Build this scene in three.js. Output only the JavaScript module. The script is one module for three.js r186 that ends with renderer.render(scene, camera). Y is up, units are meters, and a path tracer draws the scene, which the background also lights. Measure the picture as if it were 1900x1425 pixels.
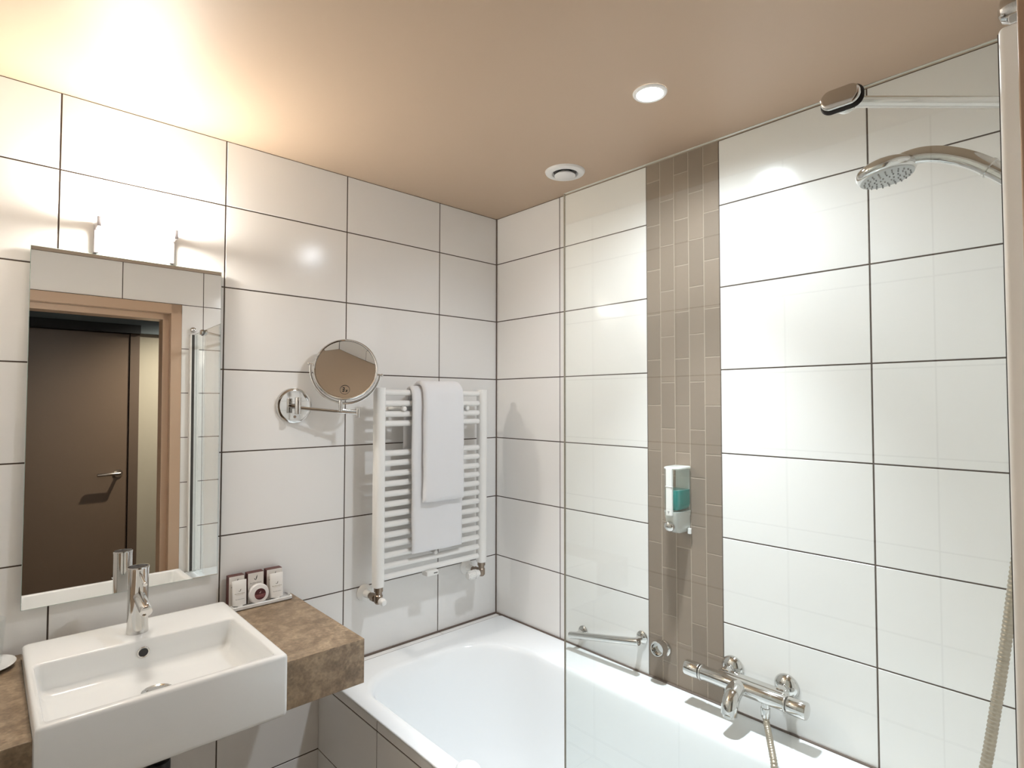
import * as THREE from 'three';
import { RoundedBoxGeometry } from 'three/addons/geometries/RoundedBoxGeometry.js';
import { mergeGeometries, toCreasedNormals } from 'three/addons/utils/BufferGeometryUtils.js';
import { ImprovedNoise } from 'three/addons/math/ImprovedNoise.js';

// ---------------------------------------------------------------- camera, light, exposure
// metres, y up; room corner at x = 0, z = 0; the back wall is z = 0, the bath wall is x = 0, the doorway wall is z = 1.81
const scene = new THREE.Scene();
const camera = new THREE.PerspectiveCamera(67.97, 1900 / 1425, 0.01, 30);
camera.rotation.order = 'YXZ';
camera.position.set(-1.6386, 1.4924, 1.8691);
camera.rotation.set(0.03211, -0.74706, 0.00133);
scene.add(camera);
scene.background = new THREE.Color(0x000000);
const renderer = new THREE.WebGLRenderer({ antialias: true });
renderer.toneMapping = THREE.LinearToneMapping;
renderer.toneMappingExposure = 2.86;
renderer.shadowMap.enabled = true;
const LAMP_COLOR = new THREE.Color().setRGB(1.0, 0.945, 0.86), LAMP_CD = 0.118;      // three of them along the tube
const SPOT_COLOR = new THREE.Color().setRGB(0.90, 0.97, 1.05), SPOT_CD = 0.90, BEAM_CD = 3.3;
const HALL_COLOR = new THREE.Color().setRGB(1.0, 0.9, 0.74), HALL_CD = 5.8;

// ---------------------------------------------------------------- helpers
const CEIL = 2.297, ROWH = 0.252, ROW0 = 2.0955, ZC = 1.81, XL = -1.80;
let seed = 12345;
const rnd = () => { seed = (seed * 1664525 + 1013904223) >>> 0; return seed / 4294967296; };
const noise = new ImprovedNoise();
const used = {};
function numbered(name) { const k = used[name] = (used[name] ?? -1) + 1; return k ? name + '_' + String(k).padStart(3, '0') : name; }
function mesh(name, geo, mat, parent) {
  const m = new THREE.Mesh(geo, mat); m.castShadow = m.receiveShadow = true;
  m.name = parent ? name : numbered(name); (parent || scene).add(m); return m;
}
function thing(name, label, category, pos = [0, 0, 0], group) {
  const o = new THREE.Group(); o.name = numbered(name); o.position.set(...pos); scene.add(o);
  o.userData = { label, category, kind: 'thing' }; if (group) o.userData.group = group; return o;
}
function structure(name, geo, mat, label) {
  const m = mesh(name, geo, mat); m.userData = { kind: 'structure', label: label, category: name.split('_')[0] }; return m;
}
const T = (g, x = 0, y = 0, z = 0) => g.translate(x, y, z);
const box = (x0, x1, y0, y1, z0, z1) => T(new THREE.BoxGeometry(x1 - x0, y1 - y0, z1 - z0), (x0 + x1) / 2, (y0 + y1) / 2, (z0 + z1) / 2);
const rbox = (x0, x1, y0, y1, z0, z1, r = 0.003, s = 2) => T(new RoundedBoxGeometry(x1 - x0, y1 - y0, z1 - z0, s, r), (x0 + x1) / 2, (y0 + y1) / 2, (z0 + z1) / 2);
const clean = g => { g = g.index ? g.toNonIndexed() : g; for (const k of Object.keys(g.attributes)) if (!['position', 'normal', 'uv'].includes(k)) g.deleteAttribute(k); return g; };
const merge = gs => mergeGeometries(gs.map(clean));
// toCreasedNormals joins corners on a 1 cm grid: work in millimetres
function creased(g, angle) { const q = toCreasedNormals(g.scale(1000, 1000, 1000), angle); q.scale(0.001, 0.001, 0.001); return q; }
const V = (x, y, z) => new THREE.Vector3(x, y, z);
// cylinder from a to b
function cyl(a, b, r0, r1 = r0, n = 24, bevel = 0) {
  const A = V(...a), B = V(...b), L = A.distanceTo(B);
  let g;
  if (bevel) {
    const p = [[0, 0], [r0 - bevel, 0], [r0 - bevel * 0.3, bevel * 0.3], [r0, bevel], [r1, L - bevel], [r1 - bevel * 0.3, L - bevel * 0.3], [r1 - bevel, L], [0, L]];
    g = new THREE.LatheGeometry(p.map(q => new THREE.Vector2(Math.max(q[0], 0), q[1])), n); g = creased(g, 0.7);
  } else { g = new THREE.CylinderGeometry(r1, r0, L, n); g.translate(0, L / 2, 0); }
  const q = new THREE.Quaternion().setFromUnitVectors(V(0, 1, 0), B.clone().sub(A).normalize());
  return g.applyQuaternion(q).translate(A.x, A.y, A.z);
}
// lathe profile [[r, h], ...] standing on point a, axis along d
function lathe(a, d, prof, n = 36, crease = 0.6) {
  let g = new THREE.LatheGeometry(prof.map(q => new THREE.Vector2(q[0], q[1])), n); g = creased(g, crease);
  const q = new THREE.Quaternion().setFromUnitVectors(V(0, 1, 0), V(...d).normalize());
  return g.applyQuaternion(q).translate(...a);
}
// closed rings lofted into a skin; each ring is a list of [x, y, z]
function loft(rings, { capA = false, capB = false, crease = 0.55 } = {}) {
  const n = rings[0].length, pos = [], idx = [], uv = [];
  rings.forEach((r, i) => r.forEach((p, j) => { pos.push(...p); uv.push(j / n, i / (rings.length - 1)); }));
  for (let i = 0; i + 1 < rings.length; i++) for (let j = 0; j < n; j++) {
    const a = i * n + j, b = i * n + (j + 1) % n; idx.push(a, b, a + n, b, b + n, a + n);
  }
  const cap = (i, flip) => {
    const c = [0, 0, 0]; rings[i].forEach(p => { for (let k = 0; k < 3; k++) c[k] += p[k] / n; });
    const m = pos.length / 3; pos.push(...c); uv.push(0.5, 0.5);
    for (let j = 0; j < n; j++) { const a = i * n + j, b = i * n + (j + 1) % n; flip ? idx.push(m, b, a) : idx.push(m, a, b); }
  };
  if (capA) cap(0, true); if (capB) cap(rings.length - 1, false);
  const g = new THREE.BufferGeometry(); g.setIndex(idx);
  g.setAttribute('position', new THREE.Float32BufferAttribute(pos, 3)); g.setAttribute('uv', new THREE.Float32BufferAttribute(uv, 2));
  g.computeVertexNormals(); return creased(g, crease);
}
// rounded rectangle ring in the xz plane at height y; r = one radius or [x1z1, x0z1, x0z0, x1z0]
function rr(x0, x1, z0, z1, r, y, k = 8) {
  const R = Array.isArray(r) ? r : [r, r, r, r], out = [];
  [[x1, z1, -1, -1, 0], [x0, z1, 1, -1, 1], [x0, z0, 1, 1, 2], [x1, z0, -1, 1, 3]].forEach(([x, z, sx, sz, q]) => {
    for (let i = 0; i <= k; i++) { const t = (q + i / k) * Math.PI / 2; out.push([x + sx * R[q] + Math.cos(t) * R[q], y, z + sz * R[q] + Math.sin(t) * R[q]]); }
  });
  return out.reverse();
}
// tube along points with radius function
function sweep(pts, r, n = 60, m = 14, closedEnds = true) {
  const c = new THREE.CatmullRomCurve3(pts.map(p => V(...p)), false, 'centripetal'), F = c.computeFrenetFrames(n, false), rings = [];
  for (let i = 0; i <= n; i++) {
    const p = c.getPointAt(i / n), rad = typeof r === 'function' ? r(i / n) : r, ring = [];
    const [ra, rb] = Array.isArray(rad) ? rad : [rad, rad];
    for (let j = 0; j < m; j++) { const t = j / m * Math.PI * 2, q = p.clone().addScaledVector(F.normals[i], Math.cos(t) * ra).addScaledVector(F.binormals[i], Math.sin(t) * rb); ring.push([q.x, q.y, q.z]); }
    rings.push(ring);
  }
  return loft(rings, { capA: closedEnds, capB: closedEnds, crease: 0.9 });
}
function dataTexture(n, fn, srgb, repeat = 1) {
  const d = new Uint8Array(n * n * 4);
  for (let y = 0; y < n; y++) for (let x = 0; x < n; x++) { const c = fn(x / n, y / n), i = (y * n + x) * 4; d[i] = c[0]; d[i + 1] = c[1]; d[i + 2] = c[2]; d[i + 3] = 255; }
  const t = new THREE.DataTexture(d, n, n); t.wrapS = t.wrapT = THREE.RepeatWrapping; t.magFilter = THREE.LinearFilter; t.minFilter = THREE.LinearMipmapLinearFilter; t.generateMipmaps = true;
  if (srgb) t.colorSpace = THREE.SRGBColorSpace; t.repeat.set(repeat, repeat); t.needsUpdate = true; return t;
}
// tileable fractal noise on a torus-like lattice
function fbm(u, v, f, oct, s) {
  let a = 0, w = 0.5, k = f;
  for (let o = 0; o < oct; o++) {
    const x = u * k, y = v * k, b = (i, j) => noise.noise(x - i * k + 31.7 * s, y - j * k + 11.3 * o, s * 7.1);
    a += w * (b(0, 0) * (1 - u) * (1 - v) + b(1, 0) * u * (1 - v) + b(0, 1) * (1 - u) * v + b(1, 1) * u * v); w *= 0.55; k *= 2.1;
  }
  return a;
}
const lin = (r, g, b) => new THREE.Color().setRGB(r, g, b);
const std = (color, roughness, metalness = 0, extra = {}) => new THREE.MeshStandardMaterial({ color, roughness, metalness, ...extra });
const phys = (color, roughness, extra = {}) => new THREE.MeshPhysicalMaterial({ color, roughness, ...extra });

// ---------------------------------------------------------------- materials
const stoneMap = dataTexture(512, (u, v) => {
  const a = fbm(u, v, 5, 5, 1), b = fbm(u, v, 14, 4, 2), c = fbm(u, v, 60, 2, 3);
  const t = Math.min(1, Math.max(0, 0.45 + a * 0.9 + b * 0.55)), s = 1 + c * 0.35;
  const vein = Math.max(0, 1 - Math.abs(b + a * 0.4 - 0.12) * 9) * 0.35;
  return [0, 1, 2].map(i => Math.max(0, Math.min(255, ([104, 86, 67][i] * (1 - t) + [184, 163, 136][i] * t) * s + vein * [36, 32, 24][i])));
}, true, 1 / 0.42);
const terry = dataTexture(256, (u, v) => { const c = 128 + 90 * fbm(u, v, 48, 2, 5) + 60 * (rnd() - 0.5); return [c, c, c]; }, false, 1 / 0.05);
const paintBump = dataTexture(256, (u, v) => { const c = 128 + 110 * fbm(u, v, 40, 3, 8); return [c, c, c]; }, false, 1 / 0.25);
const M = {
  tile: [phys(lin(0.86, 0.847, 0.823), 0.155, { ior: 1.5 }), phys(lin(0.87, 0.857, 0.833), 0.17, { ior: 1.5 }), phys(lin(0.85, 0.837, 0.813), 0.145, { ior: 1.5 })],
  brick: [0.225, 0.24, 0.212].map(k => phys(lin(k * 1.12, k * 0.88, k * 0.68), 0.5, { specularIntensity: 0.5 })),
  grout: std(lin(0.085, 0.060, 0.046), 0.9), paleGrout: std(lin(0.40, 0.33, 0.26), 0.9),
  ceiling: std(lin(0.53, 0.40, 0.285), 0.5, 0, { bumpMap: paintBump, bumpScale: 0.0003 }),
  floor: std(lin(0.50, 0.43, 0.35), 0.4), silicone: std(lin(0.13, 0.095, 0.075), 0.7),
  ceramic: phys(lin(0.84, 0.85, 0.84), 0.08, { ior: 1.52 }), acrylic: phys(lin(0.83, 0.85, 0.85), 0.1, { ior: 1.5 }),
  chrome: std(lin(0.66, 0.65, 0.63), 0.06, 1), chromeSoft: std(lin(0.66, 0.64, 0.61), 0.2, 1),
  brass: std(lin(0.30, 0.24, 0.19), 0.28, 1), hose: std(lin(0.44, 0.38, 0.30), 0.38, 0.7),
  black: std(lin(0.012, 0.012, 0.013), 0.35), cartridge: std(lin(0.02, 0.022, 0.028), 0.3), bracket: std(lin(0.34, 0.31, 0.31), 0.4, 0.3), leverSteel: std(lin(0.30, 0.28, 0.26), 0.25, 1), seal: std(lin(0.05, 0.045, 0.04), 0.6),
  enamel: phys(lin(0.86, 0.85, 0.82), 0.22), plastic: phys(lin(0.82, 0.81, 0.78), 0.35), profile: phys(lin(0.92, 0.91, 0.87), 0.3),
  stone: std(0xffffff, 0.42, 0, { map: stoneMap }),
  towel: std(lin(0.85, 0.85, 0.86), 0.95, 0, { bumpMap: terry, bumpScale: 0.0012 }),
  mirror: std(lin(0.93, 0.93, 0.92), 0.0, 1), mirrorEdge: phys(lin(0.45, 0.56, 0.52), 0.2), mirrorBack: std(lin(0.04, 0.04, 0.04), 0.8),
  pane: phys(lin(0.965, 0.985, 0.975), 0.0, { transmission: 1, thickness: 0, ior: 1.5 }),
  paneEdgeLit: phys(lin(0.62, 0.58, 0.50), 0.25), paneEdgeShaded: phys(lin(0.38, 0.33, 0.26), 0.25), clear: phys(lin(0.94, 0.96, 0.95), 0.05, { transmission: 1, thickness: 0, ior: 1.45 }),
  frosted: phys(lin(0.80, 0.82, 0.78), 0.18, { transmission: 0.35, thickness: 0, ior: 1.45 }), gel: phys(lin(0.0, 0.27, 0.25), 0.15),
  tumbler: phys(lin(0.97, 0.98, 0.98), 0.02, { transmission: 1, thickness: 0, ior: 1.45 }),
  doorPaint: std(lin(0.105, 0.073, 0.050), 0.45), doorFrame: std(lin(0.085, 0.060, 0.043), 0.45), jamb: phys(lin(0.52, 0.36, 0.245), 0.35),
  hallWall: std(lin(0.29, 0.27, 0.215), 0.7), hallDark: std(lin(0.16, 0.20, 0.22), 0.7), doorFrameShaded: std(lin(0.012, 0.016, 0.02), 0.6), hallFloor: std(lin(0.10, 0.07, 0.05), 0.8),
  carton: std(lin(0.10, 0.032, 0.026), 0.5), soapRing: phys(lin(0.84, 0.82, 0.80), 0.4), grey: std(lin(0.34, 0.34, 0.33), 0.5),
  lampGlow: std(lin(0.9, 0.88, 0.84), 0.5, 0, { emissive: lin(1.0, 0.95, 0.88), emissiveIntensity: 5 }),
  spotGlow: std(lin(0.9, 0.9, 0.9), 0.4, 0, { emissive: lin(0.9, 0.97, 1.0), emissiveIntensity: 14 }),
};

// ---------------------------------------------------------------- tiled surfaces
// a tile lies in local xy, its face at z = 0, its body behind; chamfered front edges
const tileCache = {};
function tileGeo(w, h, t = 0.006, c = 0.0008) {
  const key = [w, h, t].map(v => v.toFixed(4)).join();
  if (tileCache[key]) return tileCache[key];
  const W = w / 2, H = h / 2, pos = [], P = [[-W, -H, -t], [W, -H, -t], [W, H, -t], [-W, H, -t], [-W, -H, -c], [W, -H, -c], [W, H, -c], [-W, H, -c], [-W + c, -H + c, 0], [W - c, -H + c, 0], [W - c, H - c, 0], [-W + c, H - c, 0]];
  const quad = (a, b, d, e) => pos.push(...P[a], ...P[b], ...P[d], ...P[a], ...P[d], ...P[e]);
  quad(8, 9, 10, 11);
  for (const o of [0, 4]) for (let i = 0; i < 4; i++) { const j = (i + 1) % 4; quad(o + i, o + j, o + 4 + j, o + 4 + i); }
  const g = new THREE.BufferGeometry(); g.setAttribute('position', new THREE.Float32BufferAttribute(pos, 3));
  const uv = []; for (let i = 0; i < pos.length; i += 3) uv.push(pos[i], pos[i + 1]);
  g.setAttribute('uv', new THREE.Float32BufferAttribute(uv, 2)); g.computeVertexNormals();
  return tileCache[key] = g;
}
// place one tile on a wall: frame(a, b) maps wall coordinates (along, up) to a point; ry turns the face
function tile(parent, a0, a1, b0, b1, place, mats, gap = 0.0038, name = 'tile', t) {
  const w = a1 - a0 - gap, h = b1 - b0 - gap; if (w < 0.004 || h < 0.004) return;
  const m = mesh(name, tileGeo(w, h, t), mats[Math.floor(rnd() * mats.length)], parent);
  place(m, (a0 + a1) / 2, (b0 + b1) / 2); return m;
}
const ROWS = [CEIL]; for (let n = 0; n <= 8; n++) ROWS.push(ROW0 - n * ROWH); ROWS.push(0);
const GD = 0.0016;                                             // grout lies this far behind the tile faces

// back wall (vanity, mirror, radiator): face z = 0
const wallBack = structure('wall_back', box(XL - 0.1, 0.1, -0.1, CEIL + 0.1, -0.12, -GD), M.grout, 'cream tiled wall behind the washbasin, mirror and towel radiator');
const onBack = (m, a, b) => m.position.set(a, b, 0);
const UA = [0, -0.3051, -0.7061, -1.1070, -1.5079, XL];
for (let i = 0; i + 1 < ROWS.length; i++) for (let j = 0; j + 1 < UA.length; j++) tile(wallBack, UA[j + 1], UA[j], ROWS[i + 1], ROWS[i], onBack, M.tile);

// bath wall: face x = 0
const wallRight = structure('wall_right', box(GD, 0.14, -0.1, CEIL + 0.1, -0.12, ZC + 0.12), M.grout, 'white tiled wall along the bath with a brown tile band');
const onRight = (m, a, b) => { m.position.set(0, b, a); m.rotation.y = -Math.PI / 2; };
const SB = [0, 0.3727, 0.7715, 1.0317, 1.4332, ZC];
for (let i = 0; i + 1 < ROWS.length; i++) for (let j = 0; j + 1 < SB.length; j++) if (j !== 2) tile(wallRight, SB[j], SB[j + 1], ROWS[i + 1], ROWS[i], onRight, M.tile);
// the brown band: a pale grout bed and five columns of upright brown tiles
const bed = mesh('grout_bed', box(0.0008, 0.004, 0, CEIL, 0.7725, 1.0307), M.paleGrout, wallRight);
const BW = (1.0317 - 0.7715) / 5, BJ = [1.9353, 1.8588, 1.9345, 1.8588, 1.9340];
for (let c = 0; c < 5; c++) for (let k = -3; k < 14; k++) {
  const b1 = Math.min(CEIL, BJ[c] - k * 0.1505), b0 = Math.max(0.03, BJ[c] - (k + 1) * 0.1505);
  if (b1 - b0 > 0.008) tile(wallRight, 0.7715 + c * BW, 0.7715 + (c + 1) * BW, b0, b1, onRight, M.brick, 0.0028, 'brown_tile');
}

// doorway wall: face z = ZC; the opening runs from x = -1.742 to x = -0.8755 (frame inside it), up to ROW0
const wallFront = structure('wall_front', merge([box(-0.82, 0.12, -0.1, CEIL + 0.1, ZC + GD, ZC + 0.12), box(XL - 0.1, -1.765, -0.1, CEIL + 0.1, ZC + GD, ZC + 0.12), box(-1.765, -0.82, 2.09, CEIL + 0.1, ZC + GD, ZC + 0.12)]), M.grout, 'cream tiled wall with the doorway to the corridor');
const onFront = (m, a, b) => { m.position.set(a, b, ZC); m.rotation.y = Math.PI; };
const UC = [0, -0.309, -0.710, -0.8225];
for (let i = 0; i + 1 < ROWS.length; i++) for (let j = 0; j + 1 < UC.length; j++) if (i) tile(wallFront, UC[j + 1], UC[j], ROWS[i + 1], ROWS[i], onFront, M.tile);
for (const [a0, a1] of [[-0.309, 0], [-0.710, -0.309], [-1.1058, -0.710], [-1.5067, -1.1058], [XL, -1.5067]]) tile(wallFront, a0, a1, ROW0, CEIL, onFront, M.tile);

// remaining wall beside the doorway
const wallLeft = structure('wall_left', box(XL - 0.12, XL - GD, -0.1, CEIL + 0.1, -0.12, ZC + 0.12), M.grout, 'cream tiled wall opposite the bath');
const onLeft = (m, a, b) => { m.position.set(XL, b, a); m.rotation.y = Math.PI / 2; };
for (let i = 0; i + 1 < ROWS.length; i++) for (const [a0, a1] of [[0, 0.31], [0.31, 0.711], [0.711, 1.112], [1.112, 1.513], [1.513, ZC]]) tile(wallLeft, a0, a1, ROWS[i + 1], ROWS[i], onLeft, M.tile);

// floor tiles and ceiling
const floor = structure('floor', box(XL - 0.1, 0.1, -0.1, -GD, -0.1, ZC + 0.12), M.grout, 'beige tiled bathroom floor');
const onFloor = (m, a, b) => { m.position.set(a, 0, b); m.rotation.x = -Math.PI / 2; };
for (let i = 0; i < 7; i++) for (let j = 0; j < 7; j++) tile(floor, XL + i * 0.3, Math.min(-0.0, XL + (i + 1) * 0.3), j * 0.3, Math.min(ZC + 0.11, (j + 1) * 0.3), onFloor, [M.floor]);
structure('ceiling', box(XL - 0.12, 0.12, CEIL, CEIL + 0.1, -0.12, ZC + 0.12), M.ceiling, 'taupe painted bathroom ceiling');

// tiled front of the bath, below its rim: face x = -0.7925
const apron = structure('wall_bath', box(-0.7925 + GD, -0.7725, 0, 0.5805, 0.0, ZC), M.grout, 'tiled panel closing the front of the bath');
const onApron = (m, a, b) => { m.position.set(-0.7925, b, a); m.rotation.y = -Math.PI / 2; };
const SA = [0, 0.387, 0.788, 1.189, 1.59, ZC], RA = [0.5815, 0.5503, 0.3315, 0.0795, 0];
for (let j = 0; j + 1 < SA.length; j++) for (let i = 0; i + 1 < RA.length; i++) tile(apron, SA[j], SA[j + 1], RA[i + 1], RA[i], onApron, M.tile, 0.0038);

// narrow tiled ledge between the back wall and the end of the bath, and the sealant lines
const ledge = structure('trim_1', box(-0.785, -0.002, 0.5, 0.584, 0.0005, 0.034), M.silicone, 'narrow tiled ledge at the end of the bath');
const onLedge = (m, a, b) => { m.position.set(a, 0.586, b); m.rotation.x = -Math.PI / 2; };
for (const [a0, a1] of [[-0.30, -0.004], [-0.70, -0.30], [-0.785, -0.70]]) tile(ledge, a0, a1, 0.004, 0.034, onLedge, M.tile, 0.002);
structure('trim_2', merge([sweep([[-0.785, 0.5868, 0.0345], [-0.004, 0.5868, 0.0345]], 0.0013, 2, 8), sweep([[-0.79, 0.5885, 0.003], [-0.003, 0.5885, 0.003]], 0.0042, 2, 8), sweep([[-0.003, 0.5885, 0.003], [-0.003, 0.5885, ZC - 0.002]], 0.0042, 2, 8), sweep([[-0.0022, 0.589, 0.0022], [-0.0022, CEIL, 0.0022]], 0.0026, 2, 8)]), M.silicone, 'dark brown joint sealant in the corner and along the bath');

// ---------------------------------------------------------------- doorway, corridor
const frame = structure('trim_3', merge([
  rbox(-0.8765, -0.8225, 0, 2.0935, 1.8015, 1.816, 0.002), rbox(-1.796, -1.742, 0, 2.0935, 1.8015, 1.816, 0.002), rbox(-1.796, -0.8225, 2.0405, 2.0935, 1.8015, 1.816, 0.002)]), M.jamb, 'brown door frame around the bathroom doorway');
mesh('jamb', merge([box(-0.878, -0.82, 0, 2.09, 1.812, 1.94), box(-0.908, -0.876, 0, 2.042, 1.845, 1.94), box(-1.796, -1.74, 0, 2.09, 1.812, 1.94), box(-1.744, -1.712, 0, 2.042, 1.845, 1.94)]), M.jamb, frame);
mesh('lintel', merge([box(-1.796, -0.82, 2.039, 2.0925, 1.812, 1.94), box(-1.744, -0.878, 2.008, 2.041, 1.845, 1.94)]), M.jamb, frame);
structure('floor_corridor', box(-3.2, 0.6, -0.1, 0, 1.93, 2.95), M.hallFloor, 'dark corridor floor');
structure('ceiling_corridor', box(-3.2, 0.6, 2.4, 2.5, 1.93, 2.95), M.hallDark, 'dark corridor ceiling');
structure('wall_corridor', merge([box(-3.2, -1.93, 0, 2.04, 2.8, 2.95), box(-0.857, 0.6, 0, 2.04, 2.8, 2.95), box(-3.3, -3.2, 0, 2.5, 1.9, 2.95), box(0.6, 0.7, 0, 2.5, 1.9, 2.95), box(-3.2, XL - 0.1, 0, 2.5, 1.83, 1.93), box(0.12, 0.6, 0, 2.5, 1.83, 1.93)]), M.hallWall, 'beige corridor wall beside the brown door');
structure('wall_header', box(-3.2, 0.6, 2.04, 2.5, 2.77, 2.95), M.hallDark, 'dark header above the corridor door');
const door = structure('door_1', rbox(-1.87, -0.915, 0.005, 2.032, 2.802, 2.845, 0.002), M.doorPaint, 'closed brown corridor door seen in the mirror');
mesh('door_frame', merge([box(-0.911, -0.857, 0, 2.04, 2.79, 2.85), box(-1.93, -1.874, 0, 2.04, 2.79, 2.85)]), M.doorFrame, door);
mesh('door_head', box(-1.93, -0.857, 2.036, 2.094, 2.76, 2.85), M.doorFrameShaded, door);  // top of the frame, coloured near black for the shade it lies in
const handle = mesh('door_handle', merge([cyl([-0.966, 1.088, 2.802], [-0.966, 1.088, 2.795], 0.026, 0.026, 28), cyl([-0.966, 1.088, 2.797], [-0.966, 1.088, 2.745], 0.0095), cyl([-0.958, 1.088, 2.747], [-1.088, 1.086, 2.747], 0.0098, 0.0095, 20, 0.003)]), M.leverSteel, door);

// ---------------------------------------------------------------- bathtub
const tub = thing('bathtub', 'white acrylic bathtub set along the tiled wall under the shower mixer', 'bathtub', [0, 0, 0]);
{
  const Y = 0.5885, X0 = -0.7955, X1 = -0.004, Z0 = 0.035, Z1 = ZC - 0.003;
  const out = (i, y, r = 0.02) => rr(X0 + i, X1 - Math.min(i, 0.002), Z0 + Math.min(i, 0.002), Z1 - Math.min(i, 0.002), r, y, 10);
  const inn = (i, y, d = 0) => rr(-0.738 + i + d, -0.157 - i, 0.142 + i * 1.3 + d, 1.66 - i * 1.3, [0.2, 0.17, 0.15, 0.24].map(v => Math.max(v - i * 0.3, 0.1)), y, 10);
  const r = [out(0.03, 0.5825), out(0.002, 0.582), out(0, 0.5835), out(0, 0.5855), out(0.0012, 0.5875), out(0.004, Y), out(0.02, Y - 0.0005), inn(-0.010, Y - 0.001), inn(-0.002, Y - 0.003), inn(0.004, Y - 0.010), inn(0.008, Y - 0.022),
    inn(0.016, 0.53), inn(0.026, 0.46), inn(0.04, 0.36), inn(0.055, 0.26), inn(0.07, 0.20), inn(0.09, 0.168), inn(0.12, 0.155), inn(0.16, 0.152)];
  mesh('tub_shell', loft(r, { capB: true, crease: 0.9 }), M.acrylic, tub);
  mesh('drain', lathe([-0.45, 0.1525, 1.1], [0, 1, 0], [[0, 0.004], [0.02, 0.004], [0.034, 0.002], [0.036, 0]], 28), M.chrome, tub);
}
{
  const g = new THREE.SphereGeometry(0.03, 28, 14); g.scale(1, 0.5, 1.15); g.translate(-0.752, 0.5965, 0.757);
  const o = mesh('rounded_cap', g, M.acrylic); o.userData = { kind: 'thing', label: 'small white rounded cap sitting on the bathtub rim in front of the glass', category: 'cap' };
}

// ---------------------------------------------------------------- glass bath screen
{
  const s = thing('shower_screen', 'clear glass bath screen with a white wall profile standing on the bathtub rim', 'shower screen', [0, 0, 0]);
  mesh('glass_pane', box(-0.762, -0.758, 0.5935, 1.9265, 1.0815, 1.779), M.pane, s);
  mesh('polished_edge', merge([box(-0.7621, -0.7579, 0.5935, 1.9265, 1.0800, 1.0813)]), M.paneEdgeShaded, s);  // shaded copy of the glass edge material, darkness put into the colour
  mesh('top_edge', box(-0.7621, -0.7579, 1.9266, 1.9275, 1.0800, 1.779), M.paneEdgeLit, s);  // lit copy of the same glass edge, brightness put into the colour
  mesh('wall_profile', rbox(-0.785, -0.737, 0.5895, 1.928, 1.7765, 1.8095, 0.006, 3), M.profile, s);
  mesh('gasket', box(-0.776, -0.7623, 0.5935, 1.924, 1.7752, 1.7768), M.seal, s);
  const c = thing('stabilizer_bar', 'chrome support bar clamped to the top of the glass screen', 'support bar', [0, 0, 0]);
  const plate = (sx, sz, th, r) => { const sh = new THREE.Shape(); const a = sx / 2, b = sz / 2; sh.moveTo(-a + r, -b); sh.lineTo(a - r, -b); sh.absarc(a - r, -b + r, r, -Math.PI / 2, 0); sh.lineTo(a, b - r); sh.absarc(a - r, b - r, r, 0, Math.PI / 2); sh.lineTo(-a + r, b); sh.absarc(-a + r, b - r, r, Math.PI / 2, Math.PI); sh.lineTo(-a, -b + r); sh.absarc(-a + r, -b + r, r, Math.PI, 1.5 * Math.PI);
    return new THREE.ExtrudeGeometry(sh, { depth: th, bevelEnabled: true, bevelSize: 0.004, bevelThickness: 0.005, bevelSegments: 4, curveSegments: 8 }); };
  const g1 = plate(0.043, 0.020, 0.004, 0.0095).rotateY(-Math.PI / 2).translate(-0.7665, 1.919, 1.606);
  mesh('clamp', creased(g1, 0.6), M.chrome, c);
  mesh('gasket', creased(plate(0.048, 0.025, 0.0008, 0.011).scale(1, 1, 0.3).rotateY(-Math.PI / 2).translate(-0.7645, 1.9175, 1.6065), 0.6), M.black, c);
  mesh('inner_clamp', cyl([-0.7565, 1.919, 1.606], [-0.742, 1.919, 1.606], 0.015, 0.014, 24, 0.002), M.chrome, c);
  mesh('bar', cyl([-0.748, 1.919, 1.611], [-0.5385, 1.919, 1.8045], 0.0078), M.chromeSoft, c);
  mesh('wall_flange', cyl([-0.536, 1.919, 1.8095], [-0.536, 1.919, 1.797], 0.02, 0.018, 28, 0.003), M.chrome, c);
  const k = mesh('wall_rosette', lathe([-0.768, 1.953, 1.8095], [0, 0, -1], [[0.011, 0], [0.011, 0.012], [0.016, 0.014], [0.0165, 0.024], [0.013, 0.031], [0.006, 0.034], [0, 0.0345]], 32), M.chrome);
  k.userData = { kind: 'thing', label: 'small chrome domed rosette on the wall just above the white screen profile', category: 'rosette' };
}

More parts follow.
